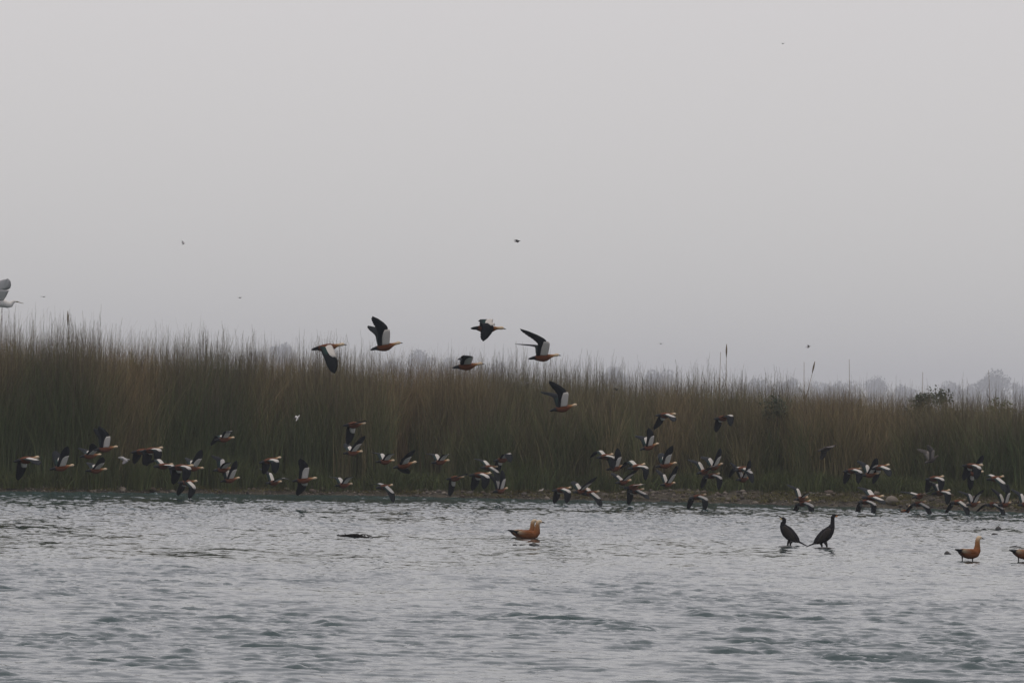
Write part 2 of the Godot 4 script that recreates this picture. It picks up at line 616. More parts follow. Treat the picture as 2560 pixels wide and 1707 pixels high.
func shrub(called: String, px: float, py: float, d: float, wide: float, tall: float, seed_: int, c0: Color, c1: Color, label: String, leaf := 0.07, leaves := 2400):
	var top := at(px, py, d)
	var base := Vector3(top.x, 0.3, top.z)
	var o := thing(called, label, "shrub", base, "shrubs among the reeds")
	var h := top.y - base.y
	part("foliage", foliage_mesh(seed_, Vector3(wide, tall, wide * 0.8), leaves, leaf * 0.75, c0, c1), M.leaf, o).position = Vector3(0, h - tall * 0.5, 0)
	var r := RandomNumberGenerator.new()
	r.seed = seed_ + 1
	for k in 4:
		var e := Vector3(r.randf_range(-0.35, 0.35) * wide, h - tall * r.randf_range(0.2, 0.5), r.randf_range(-0.3, 0.3) * wide)
		part("stem", tube([Vector3(e.x * 0.1, 0, e.z * 0.1), e * Vector3(0.5, 0.55, 0.5), e], [0.03, 0.022, 0.008], 5), M.bark, o)

func stalk(px: float, py: float, py_base: float, d: float, lean_px: float, head: bool, label: String):
	var top := at(px, py, d)
	var foot := at(px - lean_px, py_base, d)
	var root := foot + (foot - top) * ((foot.y - 0.45) / maxf(0.2, top.y - foot.y))
	root.y = 0.45
	var o := thing("reed_stalk", label, "reed", root, "lone stalks above the reeds")
	var v := top - root
	part("stem", tube([Vector3.ZERO, v * 0.5 + Vector3(0.02, 0, 0), v], [0.016, 0.012, 0.006], 5), M.stalk, o)
	for k in 3:
		var st := SurfaceTool.new()
		st.begin(Mesh.PRIMITIVE_TRIANGLES)
		var r := RandomNumberGenerator.new()
		r.seed = int(px) + k
		var c := Color(0.10, 0.09, 0.045)
		blade_into(st, r, v * (0.45 + 0.13 * k), 0.5, 0.5, 0.3, 0.02, c)
		st.generate_normals()
		part("leaf", st.commit(), M.leaf, o)
	if head:
		var rows := []
		for i in 6:
			var t := i / 5.0
			var p := v * (1.0 - 0.08 * (1.0 - t)) + Vector3(0, 0.06 * t, 0)
			rows.append([p, 0.004 + 0.022 * sin(PI * clampf(t, 0.05, 0.95))])
		var ps := []
		var rs := []
		for q in rows: ps.append(q[0]); rs.append(q[1])
		part("seed_head", tube(ps, rs, 6), M.stalk, o)

func build_shrubs():
	M.stalk = std(lin(0.13, 0.10, 0.06), 0.85)
	var dk0 := Color(0.055, 0.07, 0.048)
	var dk1 := Color(0.085, 0.10, 0.066)
	var gr0 := Color(0.06, 0.10, 0.03)
	var gr1 := Color(0.11, 0.15, 0.05)
	shrub("shrub", 2332, 972, 147.5, 1.7, 1.3, 11, dk0, dk1, "dark round shrub topping the reeds below the far trees")
	shrub("shrub", 2508, 1000, 147.0, 1.0, 0.6, 12, gr0, gr1, "bright green leafy shrub above the reeds at the right edge", 0.07, 420)
	shrub("shrub", 1945, 978, 147.5, 1.1, 1.0, 13, dk0, dk1, "small dark shrub just above the reeds, right of the tallest stalks", 0.06, 900)
	shrub("shrub", 335, 876, 146.0, 0.5, 1.1, 14, gr0, gr1, "narrow green climber patch near the reed tops, upper left", 0.05, 420)
	shrub("shrub", 84, 918, 146.0, 0.45, 0.5, 15, gr0, gr1, "pale green leaf tuft in the reeds at the left", 0.06)
	shrub("shrub", 14, 1045, 143.0, 1.2, 1.6, 16, Color(0.03, 0.06, 0.03), Color(0.05, 0.085, 0.04), "dark green bush at the reed foot on the left edge")
	shrub("shrub", 110, 1095, 143.5, 1.4, 1.1, 17, Color(0.03, 0.055, 0.03), Color(0.05, 0.08, 0.04), "low dark bush under the reeds behind the leftmost flying ducks")
	stalk(1817, 865, 960, 147.5, 2, true, "tallest dark stalk of the pair above the reed line")
	stalk(1802, 880, 960, 147.8, 3, false, "shorter stalk beside the tallest stalk above the reeds")
	stalk(2011, 905, 990, 147.0, 1, false, "upright dark stalk beside the leaning one with a seed head")
	stalk(2038, 908, 990, 147.2, 22, true, "leaning stalk with a dark seed head above the reeds")
	stalk(2124, 898, 995, 148.0, 0, false, "thin lone stalk between the leaning stalk and the dark shrub")
	stalk(2308, 930, 1000, 148.2, 1, false, "thin stalk rising beside the dark round shrub")
	stalk(2473, 925, 1010, 147.5, -3, false, "pale green stalk in front of the far round tree")
	stalk(168, 782, 880, 146.5, -2, true, "tall stalk at the upper left of the reed bed")
	stalk(82, 800, 880, 146.7, 0, false, "thin tall stalk nearest the white egret")

# ---------- trees far behind ----------
func build_far_trees():
	var crowns := []
	for k in 4:
		crowns.append(foliage_mesh(500 + k, Vector3(1.0, 0.9, 1.0), 2600, 0.042, Color(0.04, 0.052, 0.03), Color(0.06, 0.075, 0.04)))
	# [x, top y, width in photograph pixels, distance]
	var rows := [[640, 872, 70, 2650], [706, 850, 84, 2500], [985, 890, 70, 2700], [1052, 873, 110, 2500], [1130, 895, 90, 2600], [1230, 892, 120, 2550],
		[1545, 908, 90, 2600], [1660, 922, 110, 2650], [1900, 945, 100, 2600], [1975, 938, 80, 2500], [2060, 946, 90, 2600], [2120, 950, 90, 2550], [2196, 941, 80, 2500],
		[2262, 955, 90, 2600], [2376, 946, 74, 2550], [2430, 958, 80, 2600], [2488, 924, 108, 2350], [2552, 950, 70, 2450]]
	var words := ["faint pale tree just left of the hazy round tree, left of the high ducks", "hazy round tree behind the reeds left of the high ducks", "faint low tree left of the first pair of high ducks", "broad hazy tree behind the high duck with raised wing", "faint tree right of the broad hazy tree", "wide faint tree behind the lowest of the high ducks",
		"hazy low tree behind the reeds at mid right", "wide low hazy tree left of the tallest stalk", "hazy tree right of the tallest stalk", "hazy tree behind the upright dark stalk", "hazy tree just right of the leaning stalk", "low hazy tree behind the thin lone stalk", "hazy peaked tree between lone stalk and dark shrub",
		"hazy low tree left behind the dark shrub", "hazy rounded tree above the dark round shrub", "low hazy tree left of the largest far tree", "largest hazy round far tree at the right", "hazy tree at the right edge beside the largest one"]
	for i in rows.size():
		var r: Array = rows[i]
		var d: float = r[3] * 1.8
		var top := at(r[0], r[1], d)
		var base := Vector3(top.x, 15.5, top.z)
		var o := thing("far_tree", words[i], "tree", base, "hazy trees beyond the reeds")
		var w: float = r[2] / F * d
		var h := top.y - base.y
		var ch := minf(h * 0.75, w * 0.95)
		var c := part("crown", crowns[i % 4], M.leaf, o)
		c.position = Vector3(0, h - ch * 0.5, 0)
		c.scale = Vector3(w, ch * 1.05, w)
		c.rotation.y = i * 1.3
		part("trunk", tube([Vector3.ZERO, Vector3(0.3, h * 0.4, 0), Vector3(0, h * 0.8, 0.4)], [0.7, 0.5, 0.2], 7), M.bark, o)
		for k in 3:
			var a := k * 2.1 + i
			part("limb", tube([Vector3(0.2, h * (0.42 + 0.06 * k), 0), Vector3(cos(a) * w * 0.28, h * (0.62 + 0.05 * k), sin(a) * w * 0.28)], [0.35, 0.1], 5), M.bark, o)

# ---------- birds ----------
const BIRD_LENGTH := 0.675
var shared := {}
const RUST := Color(0.125, 0.043, 0.019)
const TAWNY := Color(0.195, 0.070, 0.023)
const BUFF := Color(0.32, 0.165, 0.07)
const CREAM := Color(0.66, 0.53, 0.37)
const BLACK := Color(0.011, 0.012, 0.016)
const GREENISH := Color(0.012, 0.045, 0.04)
const WHITE := Color(0.56, 0.545, 0.515)

func palette(kind: String) -> Dictionary:
	match kind:
		"grey": return {"body": Color(0.05, 0.042, 0.036), "neck": Color(0.07, 0.06, 0.05), "head": Color(0.08, 0.068, 0.056), "tail": Color(0.05, 0.045, 0.04), "covert": Color(0.20, 0.185, 0.175), "flight": Color(0.07, 0.065, 0.06), "green": Color(0.2, 0.2, 0.2)}
		"pale": return {"body": Color(0.45, 0.45, 0.45), "neck": Color(0.5, 0.5, 0.5), "head": Color(0.35, 0.35, 0.36), "tail": Color(0.4, 0.4, 0.4), "covert": Color(0.33, 0.33, 0.34), "flight": Color(0.16, 0.16, 0.17), "green": Color(0.22, 0.22, 0.23)}
		"dark": return {"body": Color(0.03, 0.03, 0.03), "neck": Color(0.03, 0.03, 0.03), "head": Color(0.025, 0.025, 0.025), "tail": Color(0.02, 0.02, 0.02), "covert": Color(0.05, 0.05, 0.05), "flight": Color(0.02, 0.02, 0.02), "green": Color(0.03, 0.03, 0.03)}
		"white": return {"body": Color(0.72, 0.72, 0.70), "neck": Color(0.74, 0.74, 0.72), "head": Color(0.74, 0.74, 0.72), "tail": Color(0.7, 0.7, 0.7), "covert": Color(0.74, 0.74, 0.74), "flight": Color(0.72, 0.72, 0.73), "green": Color(0.7, 0.7, 0.7)}
		"tern": return {"body": Color(0.74, 0.74, 0.72), "neck": Color(0.74, 0.74, 0.72), "head": Color(0.05, 0.05, 0.05), "tail": Color(0.72, 0.72, 0.72), "covert": Color(0.6, 0.6, 0.6), "flight": Color(0.06, 0.06, 0.06), "green": Color(0.3, 0.3, 0.3)}
	return {"body": RUST, "neck": BUFF, "head": CREAM, "tail": BLACK, "covert": WHITE, "flight": BLACK, "green": GREENISH}

func flying_body(kind: String) -> Dictionary:
	if shared.has(kind): return shared[kind]
	var p := palette(kind)
	var b: Color = p.body
	var n: Color = p.neck
	var h: Color = p.head
	var out := {}
	if kind == "white":
		# an egret: neck drawn back in a bulge, long bill
		out.body = spine_body([[-0.24, 0.0, 0.012, 0.015, b], [-0.16, 0.0, 0.04, 0.04, b], [-0.06, 0.0, 0.062, 0.058, b], [0.04, 0.0, 0.066, 0.06, b], [0.12, -0.008, 0.058, 0.05, b],
			[0.17, -0.02, 0.05, 0.038, n], [0.215, -0.012, 0.042, 0.028, n], [0.235, 0.018, 0.028, 0.024, h], [0.26, 0.035, 0.02, 0.02, h], [0.285, 0.034, 0.011, 0.011, h]], 10)
		out.bill = tube([Vector3(0.275, 0.034, 0), Vector3(0.33, 0.026, 0), Vector3(0.40, 0.013, 0)], [0.010, 0.006, 0.002], 6)
	else:
		out.body = spine_body([[-0.225, 0.004, 0.018, 0.026, p.tail], [-0.185, 0.002, 0.038, 0.044, p.tail], [-0.150, 0.0, 0.050, 0.054, p.tail.lerp(b, 0.55)], [-0.115, -0.002, 0.060, 0.062, b], [-0.06, -0.006, 0.074, 0.074, b], [0.0, -0.010, 0.081, 0.080, b],
			[0.06, -0.006, 0.077, 0.075, b], [0.11, 0.002, 0.061, 0.060, b], [0.155, 0.012, 0.043, 0.041, b.lerp(n, 0.35)], [0.195, 0.019, 0.031, 0.029, n], [0.235, 0.024, 0.0265, 0.025, n.lerp(h, 0.5)],
			[0.268, 0.028, 0.030, 0.027, h], [0.298, 0.031, 0.032, 0.028, h], [0.322, 0.028, 0.025, 0.022, h], [0.338, 0.024, 0.014, 0.015, h]], 10)
		var rings := []
		for q in [[0.328, 0.024, 0.015, 0.014], [0.35, 0.019, 0.011, 0.013], [0.372, 0.014, 0.006, 0.012], [0.386, 0.011, 0.002, 0.008]]:
			var pts := PackedVector3Array()
			for j in 7:
				var a := TAU * j / 7.0
				pts.append(Vector3(q[0], q[1] + cos(a) * q[2], sin(a) * q[3]))
			rings.append(pts)
		out.bill = loft(rings, [Color.WHITE])
	# a fan of tail feathers
	var tr := []
	for q in [[-0.15, 0.008, 0.036, 0.040], [-0.19, 0.004, 0.036, 0.052], [-0.25, -0.004, 0.028, 0.058], [-0.28, -0.008, 0.020, 0.052], [-0.295, -0.010, 0.006, 0.038]]:
		var pts := PackedVector3Array()
		for j in 8:
			var a := TAU * j / 8.0
			pts.append(Vector3(q[0] - 0.012 * absf(cos(a)) * (1.0 if q[0] < -0.28 else 0.0), q[1] + cos(a) * q[2], sin(a) * q[3]))
		tr.append(pts)
	out.tail = loft(tr, [p.tail])
	out.eye = lump(1, 1.0, 4, 6)
	shared[kind] = out
	return out

func curve(ks: Array, vs: Array, s: float) -> float:
	for i in ks.size() - 1:
		if s <= ks[i + 1]: return lerpf(vs[i], vs[i + 1], (s - ks[i]) / (ks[i + 1] - ks[i]))
	return vs[-1]

# one wing: a white forewing pad and the long dark flight feathers behind and beyond it
func wing_meshes(side: float, arm: float, hand: float, sweep: float, twist: float, kind: String, span: float) -> Array:
	var p := palette(kind)
	var ks := [0.0, 0.2, 0.4, 0.5, 0.6, 0.75, 0.9, 1.0]
	var les := [0.095, 0.122, 0.140, 0.142, 0.130, 0.092, 0.030, -0.045]
	var tes := [-0.135, -0.130, -0.115, -0.110, -0.118, -0.128, -0.115, -0.065]
	if kind == "white": tes = [-0.16, -0.17, -0.17, -0.17, -0.17, -0.16, -0.12, -0.05]
	var n := 28
	var spine := []
	var pos := Vector3(0, 0.035, side * 0.045)
	for i in n + 1:
		var s := float(i) / n
		var th := deg_to_rad(lerpf(arm, hand, smoothstep(0.22, 0.58, s)))
		spine.append([pos, th])
		pos += Vector3(0, sin(th), cos(th) * side) * (span / n)
	var put := func(i: int, x: float, off: float) -> Vector3:
		var s := float(i) / n
		var th: float = spine[i][1]
		var nrm := Vector3(0, cos(th), -sin(th) * side)
		var le := curve(ks, les, s)
		var tau := deg_to_rad(twist) * s
		var back := -sweep * pow(maxf(0.0, s - 0.42), 1.25)
		return spine[i][0] + Vector3(le + back, 0, 0) + (Vector3(1, 0, 0) * cos(tau) + nrm * sin(tau)) * (x - le) + nrm * off
	# forewing
	var rings := []
	var top: int = int(0.57 * n)
	for i in range(0, top + 1, 2):
		var s := float(i) / n
		var le := curve(ks, les, s)
		var c := (le - curve(ks, tes, s)) * curve([0.0, 0.30, 0.46, 0.58], [0.56, 0.54, 0.44, 0.08], s)
		var cu := c * 1.22
		var th := curve([0.0, 0.45, 0.58], [0.014, 0.010, 0.005], s)
		rings.append(PackedVector3Array([put.call(i, le, 0.0), put.call(i, le - c * 0.25, th), put.call(i, le - c * 0.7, th * 0.9), put.call(i, le - c, 0.0035), put.call(i, le - cu, -0.0036), put.call(i, le - cu * 0.7, -maxf(0.0042, th * 0.55)), put.call(i, le - cu * 0.25, -th * 0.6)]))
	var fore := loft(rings, [p.covert])
	# flight feathers
	rings = []
	var cols := []
	for i in n + 1:
		var s := float(i) / n
		var le := curve(ks, les, s)
		var te := curve(ks, tes, s)
		var chord := le - te
		var front := le - chord * curve([0.0, 0.42, 0.54, 0.62], [0.35, 0.32, 0.06, 0.0], s)
		var notch := 0.0
		if s > 0.1: notch = (0.006 if s < 0.55 else 0.016) * (1.0 if i % 2 == 1 else 0.0)
		te += notch
		if s > 0.97: te = front - 0.012
		var t := 0.0028 if s < 0.9 else 0.0015
		rings.append(PackedVector3Array([put.call(i, front, 0.0), put.call(i, lerpf(front, te, 0.4), t), put.call(i, te, 0.0006), put.call(i, te, -0.0006), put.call(i, lerpf(front, te, 0.4), -t)]))
		var g: Color = p.green if s < 0.36 else p.flight
		cols.append([p.flight, g, p.flight, p.flight, p.flight])
	return [fore, loft(rings, cols)]

# fly([x, y, length in pixels, yaw, pitch, roll, right arm, right hand, left arm, left hand, sweep, twist], ...)
func fly(v: Array, called: String, label: String, category: String, group: String, kind := "shelduck", size := 1.0, far := 132.0) -> Node3D:
	var d: float = F * BIRD_LENGTH * size * cos(deg_to_rad(v[3])) / v[2]
	var yaw: float = deg_to_rad(v[3])
	if d > far:
		d = far
		yaw = acos(clampf(v[2] * d / (F * BIRD_LENGTH * size), 0.3, 0.98)) * (1.0 if v[3] >= 0.0 else -1.0)
	var b := Basis(Vector3.UP, yaw) * Basis(Vector3.BACK, deg_to_rad(v[4] + ROLL)) * Basis(Vector3.RIGHT, deg_to_rad(v[5]))
	var o := thing(called, label, category, Vector3.ZERO, group)
	o.transform = Transform3D(b.scaled(Vector3.ONE * size), at(v[0], v[1], d) - b * Vector3(0.0475, 0.008, 0) * size)
	var m := flying_body(kind)
	part("body", m.body, M.feather, o)
	part("bill", m.bill, M.horn if kind != "white" else M.egret_bill, o)
	part("tail", m.tail, M.feather, o)
	for s in [1.0, -1.0]:
		var e := part("eye", m.eye, M.eye, o)
		e.position = Vector3(0.307, 0.035, s * 0.0225)
		e.scale = Vector3.ONE * 0.009
		var a: float = v[6] if s > 0.0 else v[8]
		var h: float = v[7] if s > 0.0 else v[9]
		var w := wing_meshes(s, a, h, v[10], v[11], kind, v[12] if v.size() > 12 else 0.56)
		var wing := part("wing", w[0], M.feather, o)
		part("flight_feathers", w[1], M.feather, wing)
	return o

# ---------- birds on the water ----------
func flat_fan(rows: Array, c: Color, z := 0.0) -> ArrayMesh:
	# rows of [x, y, half thickness, half width]
	var rings := []
	for q in rows:
		var pts := PackedVector3Array()
		for j in 10:
			var a := TAU * j / 10.0
			pts.append(Vector3(q[0], q[1] + cos(a) * q[2], z + sin(a) * q[3]))
		rings.append(pts)
	return loft(rings, [c])

func folded_wing(rows: Array, z: float) -> ArrayMesh:
	# rows of [x, y, half height, half width, colour]
	var rings := []
	var cols := []
	for q in rows:
		var pts := PackedVector3Array()
		for j in 10:
			var a := TAU * j / 10.0
			pts.append(Vector3(q[0], q[1] + cos(a) * q[2], z * q[5] + sin(a) * q[3]))
		rings.append(pts)
		cols.append(q[4])
	return loft(rings, cols)

func duck(where: Vector3, turn: float, pose: String, label: String) -> Node3D:
	var o := thing("shelduck", label, "duck", where, "shelducks resting on the shallow bar")
	o.rotation.y = turn
	var dy := 0.0 if pose == "floating" else 0.085
	var k := TAWNY
	var rows := [[-0.205, 0.100 + dy, 0.018, 0.03, BLACK], [-0.16, 0.088 + dy, 0.042, 0.052, k.lerp(BLACK, 0.6)], [-0.09, 0.070 + dy, 0.068, 0.082, k], [0.0, 0.060 + dy, 0.083, 0.098, k], [0.09, 0.062 + dy, 0.086, 0.098, k]]
	var bill_at := Vector3.ZERO
	var bill_turn := 0.0
	if pose == "feeding":
		rows.append_array([[0.16, 0.075 + dy, 0.072, 0.078, k], [0.215, 0.085 + dy, 0.052, 0.05, k], [0.26, 0.075 + dy, 0.04, 0.036, k.lerp(BUFF, 0.6)], [0.30, 0.045 + dy, 0.034, 0.032, BUFF], [0.33, 0.0 + dy, 0.033, 0.031, CREAM], [0.345, -0.035 + dy, 0.026, 0.025, CREAM], [0.35, -0.06 + dy, 0.014, 0.016, CREAM]])
		bill_at = Vector3(0.35, -0.05 + dy, 0); bill_turn = -1.2
	else:
		var up := 0.022 if pose == "floating" else 0.035
		rows.append_array([[0.160, 0.078 + dy, 0.080, 0.084, k], [0.200, 0.125 + dy, 0.066, 0.062, k], [0.206, 0.180 + dy + up * 0.5, 0.048, 0.045, k.lerp(BUFF, 0.4)], [0.205, 0.232 + dy + up, 0.042, 0.039, BUFF], [0.213, 0.270 + dy + up, 0.042, 0.038, BUFF.lerp(CREAM, 0.5)], [0.236, 0.296 + dy + up, 0.040, 0.036, CREAM], [0.266, 0.300 + dy + up, 0.031, 0.029, CREAM], [0.290, 0.293 + dy + up, 0.017, 0.018, CREAM]])
		bill_at = Vector3(0.280, 0.295 + dy + up, 0)
	part("body", spine_body(rows, 14), M.feather, o)
	var bl := part("bill", flat_fan([[0.0, 0.0, 0.017, 0.016], [0.03, -0.006, 0.011, 0.015], [0.06, -0.013, 0.006, 0.013], [0.075, -0.017, 0.002, 0.009]], Color.WHITE), M.horn, o)
	bl.position = bill_at
	bl.rotation.z = bill_turn
	part("tail", flat_fan([[-0.15, 0.098 + dy, 0.028, 0.04], [-0.20, 0.112 + dy, 0.020, 0.05], [-0.255, 0.128 + dy, 0.008, 0.046], [-0.28, 0.134 + dy, 0.002, 0.03]], BLACK), M.feather, o)
	for s in [1.0, -1.0]:
		var w := part("wing", folded_wing([[0.13, 0.085 + dy, 0.012, 0.01, TAWNY, 0.080], [0.08, 0.090 + dy, 0.045, 0.022, TAWNY, 0.078], [0.0, 0.098 + dy, 0.052, 0.024, TAWNY * 1.1, 0.078], [-0.08, 0.104 + dy, 0.046, 0.022, TAWNY.lerp(CREAM, 0.22), 0.068], [-0.14, 0.108 + dy, 0.034, 0.018, CREAM * 0.55, 0.052], [-0.175, 0.112 + dy, 0.014, 0.012, CREAM * 0.4, 0.042]], s), M.feather, o)
		part("flight_feathers", folded_wing([[-0.12, 0.115 + dy, 0.026, 0.014, BLACK, 0.050], [-0.20, 0.128 + dy, 0.016, 0.010, BLACK, 0.034], [-0.27, 0.142 + dy, 0.003, 0.004, BLACK, 0.018]], s), M.feather, w)
		if pose != "feeding":
			var e := part("eye", flying_body("shelduck").eye, M.eye, o)
			e.position = Vector3(0.252, (bill_at.y + 0.010), s * 0.0335)
			e.scale = Vector3.ONE * 0.011
		if pose != "floating":
			var sx: float = 0.03 * s + (0.03 if s > 0.0 else -0.06)
			var leg := part("leg", tube([Vector3(sx, 0.05 + dy, 0.045 * s), Vector3(sx + 0.006, 0.03, 0.045 * s), Vector3(sx, -0.06, 0.045 * s)], [0.016, 0.009, 0.008], 6), M.horn, o)
			part("foot", flat_fan([[sx - 0.012, -0.058, 0.004, 0.008], [sx + 0.05, -0.062, 0.003, 0.030], [sx + 0.065, -0.063, 0.001, 0.022]], Color.WHITE, 0.045 * s), M.horn, leg)
	return o

func cormorant(where: Vector3, turn: float, hunched: bool, patch: Color, label: String):
	var o := thing("cormorant", label, "cormorant", where, "cormorants standing in the shallows")
	o.rotation.y = turn
	o.scale = Vector3(1.08, 1.02, 1.15)
	var c := Color(0.010, 0.011, 0.013)
	var rows := [[-0.165, 0.095, 0.022, 0.03, c], [-0.13, 0.125, 0.055, 0.055, c], [-0.075, 0.165, 0.086, 0.072, c], [-0.01, 0.215, 0.105, 0.083, c], [0.05, 0.275, 0.108, 0.085, c], [0.098, 0.335, 0.085, 0.074, c]]
	var hx := 0.0
	var hy := 0.0
	if hunched:
		rows.append_array([[0.125, 0.385, 0.060, 0.055, c], [0.128, 0.425, 0.044, 0.042, c], [0.108, 0.462, 0.038, 0.036, c], [0.108, 0.497, 0.036, 0.034, c], [0.132, 0.520, 0.030, 0.028, c], [0.158, 0.526, 0.015, 0.016, c]])
		hx = 0.150; hy = 0.524
	else:
		rows.append_array([[0.130, 0.392, 0.060, 0.054, c], [0.146, 0.452, 0.039, 0.037, c], [0.148, 0.515, 0.033, 0.032, c], [0.146, 0.566, 0.036, 0.033, c], [0.160, 0.598, 0.034, 0.030, c], [0.186, 0.608, 0.026, 0.023, c], [0.208, 0.612, 0.013, 0.014, c]])
		hx = 0.200; hy = 0.613
	part("body", spine_body(rows, 14), M.feather, o)
	var bl := part("bill", tube([Vector3.ZERO, Vector3(0.06, 0.002, 0), Vector3(0.112, 0.003, 0), Vector3(0.122, -0.008, 0)], [0.014, 0.008, 0.006, 0.002], 7), M.horn, o)
	bl.position = Vector3(hx, hy, 0)
	bl.rotation.z = 0.5 if hunched else 0.02
	var th := part("throat_patch", flat_fan([[-0.012, -0.020, 0.012, 0.028], [0.008, -0.022, 0.020, 0.024], [0.030, -0.014, 0.010, 0.014], [0.045, -0.009, 0.003, 0.006]], patch), M.feather, o)
	th.position = Vector3(hx, hy, 0)
	part("tail", flat_fan([[-0.12, 0.118, 0.03, 0.035], [-0.19, 0.085, 0.016, 0.05], [-0.28, 0.042, 0.008, 0.052], [-0.35, 0.010, 0.003, 0.04]], c), M.feather, o)
	for s in [1.0, -1.0]:
		var w := part("wing", folded_wing([[0.115, 0.345, 0.02, 0.010, Color(0.03, 0.027, 0.024), 0.070], [0.06, 0.300, 0.082, 0.022, Color(0.034, 0.030, 0.026), 0.074], [-0.01, 0.235, 0.090, 0.022, Color(0.03, 0.027, 0.024), 0.072], [-0.08, 0.168, 0.066, 0.018, Color(0.026, 0.024, 0.022), 0.058], [-0.15, 0.105, 0.024, 0.010, Color(0.02, 0.018, 0.017), 0.040]], s), M.feather, o)
		part("flight_feathers", folded_wing([[-0.10, 0.150, 0.03, 0.010, c, 0.046], [-0.17, 0.100, 0.016, 0.007, c, 0.032], [-0.21, 0.070, 0.004, 0.003, c, 0.022]], s), M.feather, w)
		var e := part("eye", flying_body("shelduck").eye, M.eye, o)
		e.position = Vector3(hx - 0.03, hy + 0.006, s * 0.028)
		e.scale = Vector3.ONE * 0.010
		var sx: float = 0.015 + 0.035 * s
		var leg := part("leg", tube([Vector3(sx - 0.03, 0.12, 0.04 * s), Vector3(sx - 0.005, 0.06, 0.042 * s), Vector3(sx, -0.005, 0.042 * s)], [0.034, 0.018, 0.010], 7), M.horn, o)
		part("foot", flat_fan([[sx - 0.02, 0.002, 0.006, 0.010], [sx + 0.04, 0.0, 0.005, 0.034], [sx + 0.075, -0.002, 0.002, 0.028]], Color.WHITE, 0.042 * s), M.horn, leg)

func build_standing_birds():
	duck(on_water(1316, 1346), 0.10, "floating", "rust shelduck sitting on the water near the middle of the river")
	duck(on_water(1304, 1343.5), 0.12, "floating", "shelduck mostly hidden behind the sitting shelduck, only pale neck showing")
	duck(on_water(2421, 1402) - Vector3(0, 0.03, 0), 0.62, "standing", "rust shelduck standing upright in the shallows right of the cormorants")
	duck(on_water(2562, 1404) - Vector3(0, 0.03, 0), 0.30, "feeding", "shelduck cut off by the right edge, only its tail end in view")
	cormorant(on_water(2060, 1368) - Vector3(0, 0.03, 0), 0.12, false, Color(0.45, 0.20, 0.08), "black cormorant with upright neck and orange throat, facing right")
	cormorant(on_water(1975, 1363) - Vector3(0, 0.03, 0), PI - 0.35, true, Color(0.62, 0.52, 0.30), "hunched black cormorant with pale throat, facing left")

# ---------- small things in the river ----------
func rock(px: float, py: float, w: float, h: float, seed_: int, label: String, m: Material, dry := false):
	var p := on_water(px, py)
	var d := -p.z
	var o := thing("rock", label, "rock", p, "rocks breaking the water" if not dry else "")
	var a := part("stone", lump(seed_, 0.8, 7, 12), m, o)
	a.scale = Vector3(w / F * d * 1.05, h / F * d * 2.4, w / F * d * 0.8)
	a.position.y = h / F * d * 0.05
	var b := part("stone", lump(seed_ + 50, 0.7, 6, 9), m, o)
	b.scale = Vector3(w / F * d * 0.45, h / F * d * 1.3, w / F * d * 0.5)
	b.position = Vector3(w / F * d * 0.42, 0.0, 0.06)

